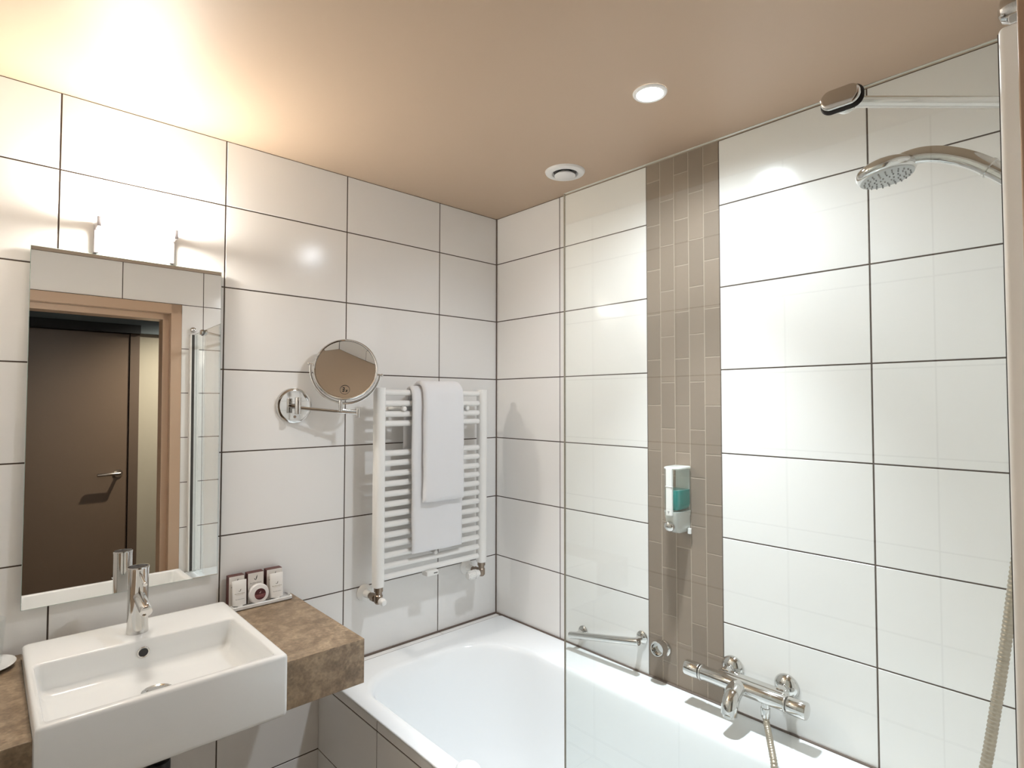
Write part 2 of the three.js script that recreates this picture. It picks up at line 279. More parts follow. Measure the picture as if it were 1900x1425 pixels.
// ---------------------------------------------------------------- washbasin, faucet, counter
{
  const t = thing('washbasin', 'white rectangular ceramic washbasin standing proud of the brown counter', 'washbasin', [-1.331, 0.764, 0.04]);
  const X0 = -0.228, X1 = 0.227, Z0 = 0, Z1 = 0.487, Y = 0.141, o = (i, y) => rr(X0 + i, X1 - i, Z0 + i, Z1 - i, 0.010, y, 6);
  const b = (i, y) => rr(X0 + 0.0135 + i, X1 - 0.024 - i, 0.158 + i, Z1 - 0.021 - i * 0.6, Math.max(0.012, 0.012 + i * 0.3), y, 6);
  const r = [o(0.02, 0), o(0.006, 0), o(0.001, 0.004), o(0, 0.010), o(0, Y - 0.008), o(0.0015, Y - 0.003), o(0.005, Y), o(0.0095, Y), b(-0.003, Y), b(0, Y - 0.0015), b(0.0015, Y - 0.005),
    b(0.004, Y - 0.03), b(0.008, Y - 0.058), b(0.013, Y - 0.068), b(0.022, Y - 0.0735), b(0.05, Y - 0.077), b(0.09, Y - 0.079)];
  mesh('basin', loft(r, { capA: true, capB: true, crease: 0.8 }), M.ceramic, t);
  const ov = [-0.005, Y - 0.031, 0.164];
  const ring = mesh('overflow_ring', T(new THREE.TorusGeometry(0.0118, 0.0022, 10, 32), ...ov), M.chrome, t);
  mesh('overflow_hole', cyl([ov[0], ov[1], ov[2] - 0.004], [ov[0], ov[1], ov[2] + 0.0006], 0.0112), M.black, ring);
  mesh('drain', lathe([0.0, Y - 0.079, 0.292], [0, 1, 0], [[0, 0.0035], [0.018, 0.0035], [0.021, 0.001], [0.026, 0.0035], [0.031, 0.002], [0.032, -0.004]], 32), M.chrome, t);
}
{
  const f = thing('faucet', 'chrome cylindrical mixer tap with a pin lever on the washbasin deck', 'faucet', [-1.338, 0.905, 0.136]);
  mesh('body', lathe([0, 0, 0], [0, 1, 0], [[0, 0], [0.0245, 0], [0.0245, 0.004], [0.0232, 0.02], [0.0228, 0.075], [0.0228, 0.158], [0.0236, 0.162], [0.0236, 0.166], [0.0222, 0.166], [0.0218, 0.161], [0, 0.158]], 48), M.chrome, f);
  mesh('cartridge_cap', lathe([0, 0, 0], [0, 1, 0], [[0, 0.1648], [0.021, 0.1645], [0.0217, 0.160]], 32), M.cartridge, f);
  mesh('spout', merge([cyl([0, 0.094, 0.012], [0.001, 0.076, 0.098], 0.0138, 0.0138, 32, 0.0018)]), M.chrome, f);
  mesh('lever', merge([cyl([0.001, 0.150, 0.018], [0.003, 0.136, 0.056], 0.0036), lathe([0.003, 0.1362, 0.0555], [0.03, -0.33, 1], [[0, -0.001], [0.0052, 0], [0.0055, 0.009], [0.0045, 0.011], [0, 0.011]], 20)]), M.chrome, f);
}
{
  const sh = new THREE.Shape(); // plan: x, -z
  const p = [[XL + 0.004, -0.001], [-0.8905, -0.001], [-0.8905, -0.4875], [-1.1015, -0.4875], [-1.1015, -0.038], [-1.5605, -0.038], [-1.5605, -0.4875], [XL + 0.004, -0.4875]];
  p.forEach((q, i) => i ? sh.lineTo(...q) : sh.moveTo(...q)); sh.closePath();
  const g = new THREE.ExtrudeGeometry(sh, { depth: 0.1125, bevelEnabled: true, bevelSize: 0.0012, bevelThickness: 0.0012, bevelSegments: 2 }); g.rotateX(-Math.PI / 2).translate(0, 0.7563, 0);
  const c = mesh('vanity_counter', g, M.stone); c.userData = { kind: 'thing', label: 'thick brown mottled stone-look counter either side of the washbasin', category: 'counter' };
}
{
  const t = thing('basin_trap', 'dark pipe trap hanging under the washbasin', 'pipe trap', [-1.325, 0, 0.27]);
  mesh('tailpipe', cyl([0, 0.66, 0.06], [0, 0.762, 0.06], 0.016), M.black, t);
  mesh('trap_body', merge([cyl([0, 0.53, 0.06], [0, 0.665, 0.06], 0.025, 0.025, 28, 0.004), cyl([0, 0.62, 0.05], [0, 0.62, -0.268], 0.015)]), M.black, t);
}

// ---------------------------------------------------------------- wall mirror (leans out at its foot) and mirror lamp
{
  const m = thing('wall_mirror', 'tall rectangular frameless mirror above the washbasin', 'mirror', [-1.3405, 1.4335, 0.0175]);
  m.rotation.x = -0.0136;
  mesh('mirror_face', box(-0.2205, 0.2205, -0.451, 0.451, 0.0002, 0.0006), M.mirror, m);
  mesh('glass_edge', box(-0.2215, 0.2215, -0.452, 0.452, -0.005, 0), M.mirrorEdge, m);
  mesh('backing', box(-0.19, 0.19, -0.42, 0.42, -0.0115, -0.005), M.mirrorBack, m);
}
{
  const l = thing('mirror_lamp', 'lit tube lamp with a glass back plate on the wall above the mirror', 'lamp', [-1.341, 1.962, 0]);
  mesh('back_plate', rbox(-0.088, 0.088, -0.075, 0.012, 0.0, 0.012, 0.003), M.enamel, l);
  for (const s of [-1, 1]) mesh('bracket', merge([rbox(s * 0.088 - 0.006, s * 0.088 + 0.006, -0.074, 0.006, 0.001, 0.018, 0.002), rbox(s * 0.088 - 0.005, s * 0.088 + 0.005, -0.012, 0.014, 0.012, 0.064, 0.002)]), M.bracket, l);
  for (const s of [-1, 1]) mesh('end_cap', cyl([s * 0.0925, 0.006, 0.050], [s * 0.0855, 0.006, 0.050], 0.0085), M.chromeSoft, l);
  mesh('tube', cyl([-0.0845, 0.006, 0.050], [0.0845, 0.006, 0.050], 0.021, 0.021, 32, 0.004), M.lampGlow, l);
  for (const x of [-0.055, 0, 0.055]) { const p = new THREE.PointLight(LAMP_COLOR, LAMP_CD, 0, 2); p.position.set(x, 0.006, 0.050); p.castShadow = true; p.shadow.radius = 1; l.add(p); }
}

// ---------------------------------------------------------------- magnifying mirror on its arm
{
  const a = thing('shaving_mirror', 'round chrome magnifying mirror on a folding wall arm', 'magnifying mirror', [-0.891, 1.480, 0]);
  mesh('wall_plate', lathe([0, 0, 0], [0, 0, 1], [[0, 0], [0.0585, 0], [0.0585, 0.007], [0.0565, 0.012], [0.051, 0.0148], [0.049, 0.0150], [0, 0.0185]], 64, 0.5), M.chrome, a);
  mesh('screw', lathe([0.0, -0.036, 0.0165], [0, 0, 1], [[0, 0.004], [0.003, 0.0035], [0.0045, 0.001], [0.0045, -0.002]], 16), M.brass, a);
  mesh('pivot', merge([cyl([-0.006, 0, 0.018], [-0.006, 0, 0.05], 0.007), cyl([-0.006, -0.027, 0.055], [-0.006, 0.027, 0.055], 0.0098, 0.0098, 24, 0.0012)]), M.chrome, a);
  mesh('arm', merge([cyl([-0.006, -0.006, 0.055], [0.178, -0.026, 0.105], 0.0055), cyl([0.178, -0.040, 0.105], [0.178, -0.008, 0.105], 0.007, 0.007, 24, 0.001)]), M.chrome, a);
  mesh('upper_arm', merge([cyl([0.178, -0.017, 0.105], [0.118, -0.012, 0.098], 0.003), cyl([0.119, -0.018, 0.098], [0.119, 0.022, 0.098], 0.0062, 0.0062, 20, 0.001)]), M.chrome, a);
  // head: rings and a concave glass, turned towards the doorway and tipped up
  const c = V(0.134, 0.121, 0.102), yaw = -0.516, tip = 0.176;
  const E = new THREE.Euler(-tip, yaw, -0.14, 'YXZ'), turn = g => g.scale(1.05, 1.05, 1).applyMatrix4(new THREE.Matrix4().makeRotationFromEuler(E)).translate(c.x, c.y, c.z);
  const R = 0.1, CR = 0.9, sag = r => CR - Math.sqrt(CR * CR - r * r);
  const face = []; for (let i = 0; i <= 20; i++) { const r = 0.0915 * i / 20; face.push([r, 0.0015 + sag(r)]); }
  const head = mesh('mirror_frame', turn(lathe([0, 0, 0], [0, 0, 1], [[0.0, -0.016], [0.05, -0.014], [0.088, -0.010], [0.0975, -0.007], [0.1, 0], [0.0985, 0.006], [0.095, 0.0085], [0.0925, 0.0075], [0.0915, 0.003], [0, -0.002]], 72, 0.8)), M.chrome, a);
  mesh('mirror_face', turn(lathe([0, 0, 0], [0, 0, 1], face, 96, 3)), M.mirror, head);
  const fork = []; for (let i = 0; i <= 40; i++) { const t = Math.PI + Math.PI * i / 40; fork.push([Math.cos(t) * 0.112, Math.sin(t) * 0.112, -0.002]); }
  const flatTurn = g => g.applyMatrix4(new THREE.Matrix4().makeRotationFromEuler(new THREE.Euler(0, yaw, -0.15, 'YXZ'))).translate(c.x, c.y, c.z);
  const forkPart = mesh('fork', flatTurn(merge([sweep(fork, [0.0022, 0.0042], 40, 10), cyl([-0.103, 0, -0.001], [-0.116, 0, -0.001], 0.0025), cyl([0.103, 0, -0.001], [0.116, 0, -0.001], 0.0025)])), M.chrome, a);
  for (const s of [-1, 1]) { const k = new THREE.SphereGeometry(0.0048, 16, 10); k.translate(s * 0.1185, 0, -0.001); mesh('knob', flatTurn(k), M.chrome, forkPart); }
  // the printed magnification mark, on the glass near its lower edge
  const ring = new THREE.TorusGeometry(0.0145, 0.0006, 6, 40); ring.translate(0.008, -0.066, 0.0052);
  const bar = (x, y, w, h, r = 0) => { const g = new THREE.BoxGeometry(w, h, 0.0004); g.rotateZ(r); g.translate(0.008 + x, -0.066 + y, 0.0052); return g; };
  mesh('printed_mark', turn(merge([ring, bar(-0.0045, 0.006, 0.006, 0.0022), bar(-0.0045, 0.0, 0.005, 0.0022), bar(-0.0045, -0.006, 0.006, 0.0022), bar(-0.0022, 0.003, 0.0022, 0.007), bar(-0.0022, -0.003, 0.0022, 0.007), bar(0.0055, -0.003, 0.0018, 0.009, 0.6), bar(0.0055, -0.003, 0.0018, 0.009, -0.6)])), M.black, head);
}

// ---------------------------------------------------------------- towel radiator and towels
{
  const r = thing('towel_radiator', 'white ladder towel radiator on the tiled back wall above the bath end', 'radiator', [0, 0, 0]);
  const post = x => { const sh = new THREE.Shape(); sh.moveTo(-0.0175, -0.012); sh.lineTo(0.0175, -0.012); sh.lineTo(0.0175, 0.004); sh.quadraticCurveTo(0.016, 0.016, 0, 0.0165); sh.quadraticCurveTo(-0.016, 0.016, -0.0175, 0.004); sh.closePath();
    const g = new THREE.ExtrudeGeometry(sh, { depth: 0.686, bevelEnabled: true, bevelSize: 0.001, bevelThickness: 0.001, bevelSegments: 1, curveSegments: 8 }); g.rotateX(-Math.PI / 2).scale(1, 1, -1).translate(x, 0.856, 0.1);
    return g; };
  for (const x of [-0.627, -0.164]) {
    const g = post(x); const idx = g.attributes.position.array; // turned inside out by the mirror scale: restore the winding
    for (const k of ['position', 'normal', 'uv']) { const at = g.attributes[k], n = at.itemSize; for (let i = 0; i < at.count; i += 3) for (let j = 0; j < n; j++) { const q = at.array[(i + 1) * n + j]; at.array[(i + 1) * n + j] = at.array[(i + 2) * n + j]; at.array[(i + 2) * n + j] = q; } }
    g.computeVertexNormals(); mesh('post', creased(g, 0.6), M.enamel, r);
  }
  for (const y of [1.5268, 1.488, 1.450, 1.4165, 1.312, 1.2767, 1.24, 1.205, 1.1693, 1.1335, 1.099, 1.063, 1.0267, 0.992, 0.956, 0.918, 0.8815]) mesh('rung', cyl([-0.619, y, 0.095], [-0.172, y, 0.095], 0.0108, 0.0108, 18), M.enamel, r);
  for (const [x, y] of [[-0.533, 1.469], [-0.246, 1.469], [-0.394, 0.936]]) mesh('wall_bracket', merge([cyl([x, y, 0.001], [x, y, 0.108], 0.006), cyl([x, y, 0.098], [x, y, 0.112], 0.0095, 0.0085, 20, 0.002), cyl([x, y, 0.001], [x, y, 0.008], 0.014)]), M.plastic, r);
  const block = mesh('sensor_block', merge([rbox(-0.437, -0.385, 0.853, 0.873, 0.08, 0.118, 0.005)]), M.plastic, r);
  mesh('sensor_window', box(-0.408, -0.392, 0.8615, 0.8645, 0.117, 0.1185), M.black, block);
}
function valve(label, x, y, head) {
  const v = thing('radiator_valve', label, 'valve', [x, y, 0]);
  mesh('rosette', lathe([0, -0.012, 0.0005], [0, 0, 1], [[0.030, 0], [0.030, 0.004], [0.026, 0.009], [0.014, 0.014], [0.012, 0.045], [0, 0.045]], 36), M.enamel, v);
  mesh('valve_body', merge([cyl([0, -0.012, 0.03], [0, -0.012, 0.088], 0.011), cyl([0, -0.012, 0.062], [0, -0.012, 0.082], 0.0155, 0.0155, 6), lathe([0, -0.028, 0.1], [0, 1, 0], [[0, 0], [0.010, 0.002], [0.0145, 0.008], [0.0145, 0.03], [0.012, 0.033], [0.012, 0.043], [0.0155, 0.044], [0.0155, 0.058], [0, 0.058]], 28)]), M.brass, v);
  if (head === 'cap') mesh('cap', lathe([0.002, -0.014, 0.112], [0.1, -0.12, 1], [[0.011, 0], [0.0125, 0.004], [0.0125, 0.016], [0.009, 0.022], [0, 0.024]], 28), M.enamel, v);
  else {
    const ribs = [cyl([-0.014, -0.012, 0.1], [-0.026, -0.013, 0.1], 0.013), lathe([-0.024, -0.013, 0.1], [-1, -0.04, 0], [[0, 0], [0.0165, 0], [0.0185, 0.006], [0.0185, 0.012], [0.016, 0.013], [0.0158, 0.04], [0.012, 0.046], [0, 0.047]], 32)];
    for (let i = 0; i < 18; i++) { const t = i / 18 * 2 * Math.PI; ribs.push(cyl([-0.037, -0.0133 + Math.cos(t) * 0.0162, 0.1 + Math.sin(t) * 0.0162], [-0.066, -0.0145 + Math.cos(t) * 0.0158, 0.1 + Math.sin(t) * 0.0158], 0.0016, 0.0014, 6)); }
    mesh('thermostat_head', merge(ribs), M.enamel, v);
  }
}
valve('dark radiator valve with a round white cap, nearest the vanity counter', -0.6265, 0.8245, 'cap');
valve('dark radiator valve with a ribbed white thermostat head, nearest the room corner', -0.166, 0.8265, 'head');

// a cloth layer of width x0..x1 lofted along a path of [y, z]
function clothLayer(x0, x1, path, th, s, ripple = 0.002) {
  const c = new THREE.CatmullRomCurve3(path.map(p => V(0, p[0], p[1])), false, 'centripetal'), n = 90, rings = [], W = 28;
  for (let i = 0; i <= n; i++) {
    const t = i / n, p = c.getPointAt(t), d = c.getTangentAt(t), N = V(0, -d.z, d.y).normalize();
    const end = Math.min(1, Math.min(t, 1 - t) * n / 2.2), hth = th / 2 * (0.35 + 0.65 * Math.sqrt(end)), ring = [];
    const xa = x0 + 0.004 * noise.noise(t * 5, s, 0.3), xb = x1 + 0.004 * noise.noise(t * 5, s, 5.7);
    for (let k = 0; k < 2; k++) for (let j = 0; j <= W; j++) {
      const f = k ? 1 - j / W : j / W, x = xa + (xb - xa) * f, edge = Math.min(1, Math.min(f, 1 - f) * W / 1.8), q = hth * Math.sqrt(Math.max(0.06, edge * (2 - edge)));
      const w = ripple * noise.noise(f * 3.1, t * 4, s * 3.3) + 0.0006 * noise.noise(f * 30, t * 60, s);
      const hem = (t < 0.5 ? -1 : 1) * (1 - Math.min(1, Math.min(t, 1 - t) * 12)) * 0.004 * noise.noise(f * 6, s * 2, t < 0.5 ? 1 : 9);
      const o = (k ? -q : q) + w; ring.push([x, p.y + N.y * o + hem, p.z + N.z * o]);
    }
    rings.push(ring);
  }
  return loft(rings, { capA: true, capB: true, crease: 1.2 });
}
{
  const t = thing('towel', 'white folded terry towel hanging over the top rails of the radiator', 'towel', [0, 0, 0]);
  mesh('long_flap', clothLayer(-0.508, -0.283, [[0.950, 0.122], [1.05, 0.121], [1.2, 0.121], [1.4, 0.120], [1.5, 0.119], [1.533, 0.113], [1.5475, 0.096], [1.536, 0.077], [1.50, 0.070], [1.40, 0.066], [1.32, 0.066]], 0.014, 1.3), M.towel, t);
  mesh('short_flap', clothLayer(-0.473, -0.290, [[1.131, 0.143], [1.2, 0.141], [1.35, 0.139], [1.5, 0.137], [1.545, 0.128], [1.5625, 0.104], [1.552, 0.074], [1.51, 0.058], [1.46, 0.054], [1.40, 0.054]], 0.019, 4.1, 0.003), M.towel, t);
}

// ---------------------------------------------------------------- amenities on the counter
function printTexture(w, h, draw) { const c = document.createElement('canvas'); c.width = w; c.height = h; const x = c.getContext('2d'); draw(x, w, h); const t = new THREE.CanvasTexture(c); t.colorSpace = THREE.SRGBColorSpace; return t; }
function leafMark(x, cx, cy, s, color) {           // two small pointed leaves on a stem
  x.fillStyle = color; x.beginPath(); x.moveTo(cx, cy + s); x.quadraticCurveTo(cx - 0.1 * s, cy - 0.3 * s, cx + 0.75 * s, cy - s); x.quadraticCurveTo(cx + 0.7 * s, cy + 0.3 * s, cx, cy + s); x.fill();
  x.beginPath(); x.moveTo(cx, cy + s); x.quadraticCurveTo(cx - 0.35 * s, cy + 0.1 * s, cx - 0.9 * s, cy + 0.25 * s); x.quadraticCurveTo(cx - 0.5 * s, cy + 0.85 * s, cx, cy + s); x.fill();
}
function textLine(x, cx, y, w, h, color, n) { x.fillStyle = color; let a = cx - w / 2; for (let i = 0; i < n; i++) { const k = w / n; x.fillRect(a + k * 0.12, y + (i % 3 === 1 ? h * 0.25 : 0), k * 0.62, h * (i % 3 === 1 ? 0.75 : 1)); a += k; } }
const cartonPrint = std(0xffffff, 0.5, 0, { map: printTexture(256, 384, (x, w, h) => { x.fillStyle = '#e9e3dc'; x.fillRect(0, 0, w, h); leafMark(x, w * 0.5, h * 0.17, 34, '#3d4036'); textLine(x, w * 0.5, h * 0.32, w * 0.74, 16, '#a9a39b', 9); textLine(x, w * 0.5, h * 0.38, w * 0.5, 9, '#b8b2aa', 8); textLine(x, w * 0.5, h * 0.8, w * 0.45, 9, '#b8b2aa', 7); }) });
const tubePrint = std(0xffffff, 0.35, 0, { map: printTexture(256, 512, (x, w, h) => { x.fillStyle = '#f0eeea'; x.fillRect(0, 0, w, h); leafMark(x, w * 0.5, h * 0.40, 30, '#6d6f60'); textLine(x, w * 0.5, h * 0.51, w * 0.72, 18, '#b3aa97', 8); textLine(x, w * 0.5, h * 0.57, w * 0.5, 10, '#cfc6b4', 7); textLine(x, w * 0.5, h * 0.74, w * 0.62, 14, '#a5a8a2', 8); }) });
const discPrint = std(0xffffff, 0.45, 0, { map: printTexture(256, 256, (x, w, h) => { x.fillStyle = '#4c1a1d'; x.fillRect(0, 0, w, h); x.fillStyle = '#7d4646'; x.fillRect(0, h * 0.5, w, h * 0.32); leafMark(x, w * 0.5, h * 0.33, 26, '#d9c3bd'); textLine(x, w * 0.5, h * 0.58, w * 0.5, 12, '#a06a66', 7); }) });
{
  const t = mesh('amenity_tray', (() => { const r = (i, y) => rr(-1.086 + i, -0.908 - i, 0.006 + i, 0.062 - i, 0.008, y, 5); return loft([r(0.004, 0.8705), r(0, 0.873), r(0, 0.8805), r(0.001, 0.882), r(0.004, 0.882), r(0.006, 0.8765), r(0.02, 0.8762)], { capA: true, capB: true }); })(), M.ceramic);
  t.userData = { kind: 'thing', label: 'narrow white tray holding toiletries on the brown counter', category: 'tray' };
  const carton = (x0, x1, lab) => {
    const c = thing('toiletry_carton', lab, 'box', [(x0 + x1) / 2, 0.8775, 0.0225], 'slim toiletry cartons on the tray'), w = (x1 - x0) / 2;
    mesh('sleeve', rbox(-w, w, 0, 0.0915, -0.0125, 0.0118, 0.001, 1), M.carton, c);
    const f = new THREE.BoxGeometry(w * 2 - 0.002, 0.0895, 0.0008); f.translate(0, 0.0455, 0.0122); mesh('printed_front', f, cartonPrint, c); return c;
  };
  carton(-1.091, -1.046, 'slim brown carton behind the white tube closest to the washbasin');
  carton(-1.037, -0.989, 'middle slim brown carton with a leaf mark, behind the round soap');
  carton(-0.981, -0.933, 'slim brown carton behind the white tube farthest from the washbasin');
  const tubeShape = () => { const rings = []; for (let i = 0; i <= 10; i++) { const f = i / 10, w = 0.0195 + 0.001 * f, d = 0.0085 * Math.sqrt(1 - f) * 0.95 + 0.0008; rings.push(Array.from({ length: 24 }, (_, j) => { const a = j / 24 * 2 * Math.PI, cx = Math.sign(Math.cos(a)) * Math.pow(Math.abs(Math.cos(a)), 0.6), sx = Math.sign(Math.sin(a)) * Math.pow(Math.abs(Math.sin(a)), 0.9); return [cx * w, 0.008 + f * 0.072, -sx * d]; })); }
    const g = loft(rings, { capA: true, capB: true, crease: 0.8 }); const p = g.attributes.position, u = g.attributes.uv; for (let i = 0; i < p.count; i++) u.setXY(i, (p.getX(i) + 0.0205) / 0.041, (p.getY(i) - 0.008) / 0.072); return g; };
  const tg = tubeShape();
  for (const [x, lab] of [[-1.0640, 'white toiletry tube leaning on the carton closest to the washbasin'], [-0.9545, 'white toiletry tube leaning on the carton farthest from the washbasin']]) {
    const o = thing('toiletry_tube', lab, 'tube', [x, 0.8772, 0.0485], 'white toiletry tubes'); o.rotation.x = -0.06;
    mesh('tube_body', tg, tubePrint, o); mesh('screw_cap', cyl([0, 0, 0], [0, 0.0085, 0], 0.0105, 0.0105, 20, 0.0008), M.plastic, o);
  }
  const s = thing('soap_box', 'round white soap with a dark red label standing on the tray', 'soap', [-1.009, 0.9068, 0.049]); s.rotation.x = -0.12;
  mesh('soap_body', lathe([0, 0, -0.008], [0, 0, 1], [[0, 0], [0.026, 0], [0.0295, 0.003], [0.0295, 0.012], [0.027, 0.0155], [0.02, 0.0165], [0, 0.0165]], 44), M.soapRing, s);
  const d = new THREE.CircleGeometry(0.0165, 40); d.translate(0.002, -0.001, 0.0088); mesh('red_label', d, discPrint, s);
}
{
  const d = mesh('saucer', lathe([-1.634, 0.8705, 0.062], [0, 1, 0], [[0, 0], [0.04, 0], [0.05, 0.003], [0.0655, 0.011], [0.066, 0.0125], [0.064, 0.0128], [0.049, 0.006], [0, 0.0045]], 44), M.ceramic);
  d.userData = { kind: 'thing', label: 'white round saucer at the far end of the counter beside the washbasin', category: 'saucer' };
  const g = mesh('tumbler', lathe([-1.6235, 0.8755, 0.052], [0, 1, 0], [[0, 0.002], [0.027, 0.002], [0.0285, 0.004], [0.0335, 0.105], [0.0345, 0.106], [0.0352, 0.105], [0.030, 0.001], [0.028, 0], [0, 0]], 44), M.tumbler);
  g.userData = { kind: 'thing', label: 'clear drinking glass standing on the white saucer', category: 'glass' };
}

// ---------------------------------------------------------------- fittings on the bath wall
{
  const d = thing('soap_dispenser', 'clear wall soap dispenser filled with teal gel on the brown tile band', 'soap dispenser', [-0.001, 1.085, 0.903]);
  // rounded-square plan against the wall; k scales the depth, the foot tapers in
  const plan = (y, w, dp, back = -0.004) => Array.from({ length: 41 }, (_, j) => { const a = -Math.PI / 2 + j / 40 * Math.PI; return [back - Math.pow(Math.max(Math.cos(a), 0), 0.30) * dp, y, Math.sign(Math.sin(a)) * Math.pow(Math.abs(Math.sin(a)), 0.55) * w]; });
  mesh('back_plate', rbox(-0.0055, 0.0, 0.012, 0.207, -0.024, 0.024, 0.002), M.frosted, d);
  mesh('reservoir', loft([plan(0.070, 0.027, 0.072), plan(0.078, 0.029, 0.076), plan(0.120, 0.029, 0.077), plan(0.200, 0.028, 0.076)], { capA: true }), M.clear, d);
  mesh('top_cap', loft([plan(0.200, 0.0275, 0.0755), plan(0.2035, 0.0285, 0.077), plan(0.2065, 0.0275, 0.0755), plan(0.208, 0.024, 0.071)], { capA: true, capB: true }), M.frosted, d);
  mesh('gel', loft([plan(0.075, 0.018, 0.055, -0.012), plan(0.081, 0.024, 0.062, -0.009), plan(0.090, 0.0265, 0.066, -0.007), plan(0.136, 0.0265, 0.067, -0.007)], { capA: true, capB: true }), M.gel, d);
  mesh('foot', loft([plan(0.002, 0.014, 0.046), plan(0.008, 0.018, 0.058), plan(0.030, 0.023, 0.071), plan(0.070, 0.0285, 0.0765)], { capA: true, capB: true }), M.frosted, d);
  mesh('pump_column', merge([rbox(-0.0865, -0.074, 0.058, 0.206, -0.0105, 0.0105, 0.004, 3), rbox(-0.0875, -0.08, 0.147, 0.1495, -0.0108, 0.0108, 0.0008, 1)]), M.plastic, d);
  mesh('push_button', lathe([-0.070, 0.028, -0.002], [-1, -0.3, 0], [[0, 0], [0.0145, 0], [0.0165, 0.005], [0.0155, 0.014], [0.010, 0.019], [0, 0.0205]], 32), M.chrome, d);
  mesh('logo', (() => { const g = new THREE.CircleGeometry(0.0042, 3); g.rotateY(-Math.PI / 2); g.rotateX(Math.PI / 2); g.scale(1, 1.5, 1); return g.translate(-0.0868, 0.070, 0); })(), M.grey, d);
  mesh('wall_clip', cyl([-0.010, -0.002, 0.027], [-0.010, 0.014, 0.027], 0.006), M.plastic, d);
}
{
  const g = thing('grab_bar', 'short slanted chrome grab bar on the white tiles above the bath rim', 'grab bar', [0, 0, 0]);
  const A = [0.490, 0.650], B = [0.746, 0.706];
  for (const [z, y] of [A, B]) mesh('post', merge([lathe([-0.0005, y, z], [-1, 0, 0], [[0, 0], [0.021, 0], [0.021, 0.004], [0.018, 0.007], [0.009, 0.009], [0.0085, 0.05], [0, 0.05]], 32)]), M.chrome, g);
  const u = V(0, B[1] - A[1], B[0] - A[0]).normalize();
  mesh('rail', cyl([-0.052, A[1] - u.y * 0.022, A[0] - u.z * 0.022], [-0.052, B[1] + u.y * 0.022, B[0] + u.z * 0.022], 0.0122, 0.0122, 28, 0.003), M.chrome, g);
}
{
  const h = thing('wall_holder', 'small round chrome holder on the foot of the brown tile band', 'wall holder', [-0.0005, 0.697, 0.832]); h.scale.setScalar(1.15);
  mesh('holder_base', lathe([0, 0, 0], [-1, 0, 0], [[0, 0], [0.021, 0], [0.021, 0.006], [0.016, 0.010], [0.0145, 0.014]], 32), M.chromeSoft, h);
  mesh('holder_cup', lathe([-0.012, 0.005, -0.002], [-1, 0.1, 0.1], [[0.015, 0], [0.021, 0.006], [0.022, 0.024], [0.0185, 0.031], [0.0165, 0.031], [0.0155, 0.026], [0.0150, 0.012], [0, 0.011]], 36), M.chrome, h);
}
{
  const m = thing('bath_mixer', 'chrome thermostatic bath and shower mixer on the wall over the bath', 'bath mixer', [-0.066, 0.697, 0]);
  const body = cyl([0, 0, 0.998], [0, 0, 1.238], 0.0205, 0.0205, 36, 0.003);
  mesh('body', merge([body, rbox(0.002, 0.036, -0.004, 0.022, 1.040, 1.236, 0.009, 4), cyl([0, 0, 0.992], [0, 0, 0.998], 0.0165), cyl([0, 0, 1.238], [0, 0, 1.244], 0.0165)]), M.chrome, m);
  for (const [a, b, c] of [[0.946, 0.992, 1], [1.244, 1.292, 1]]) mesh('knob', merge([cyl([0, 0, a], [0, 0, b], 0.0222, 0.0222, 36, 0.0035)]), M.chrome, m);
  for (const z of [0.9975, 1.2385]) mesh('stop_ring', T(new THREE.TorusGeometry(0.0210, 0.0024, 10, 40), 0, 0, z), M.chromeSoft, m);
  for (const z of [1.061, 1.2147]) mesh('wall_union', merge([lathe([0.0655, 0.016, z], [-1, 0, 0], [[0, 0], [0.0335, 0], [0.0335, 0.002], [0.031, 0.008], [0.022, 0.016], [0.013, 0.019], [0.012, 0.024]], 40), sweep([[0.05, 0.016, z], [0.03, 0.014, z], [0.010, 0.004, z]], 0.0125, 12, 16), cyl([0.036, 0.015, z], [0.022, 0.011, z], 0.0165, 0.0165, 6)]), M.chrome, m);
  // spout: a flattened horn leaving the body forward and down
  const horn = mesh('spout', sweep([[0.006, 0.002, 1.112], [-0.022, 0.001, 1.113], [-0.046, -0.008, 1.114], [-0.064, -0.028, 1.115], [-0.070, -0.052, 1.115]], t => [0.0175 + 0.001 * t, 0.0255 - 0.004 * t], 60, 48), M.chrome, m);
  mesh('aerator', cyl([-0.0695, -0.050, 1.115], [-0.0708, -0.0585, 1.115], 0.0165, 0.0155, 28), M.chromeSoft, horn);
  mesh('hose_outlet', merge([cyl([0, -0.012, 1.184], [0, -0.034, 1.184], 0.0105), cyl([0, -0.030, 1.184], [0, -0.056, 1.184], 0.0125, 0.0115, 24, 0.001)]), M.chrome, m);
}
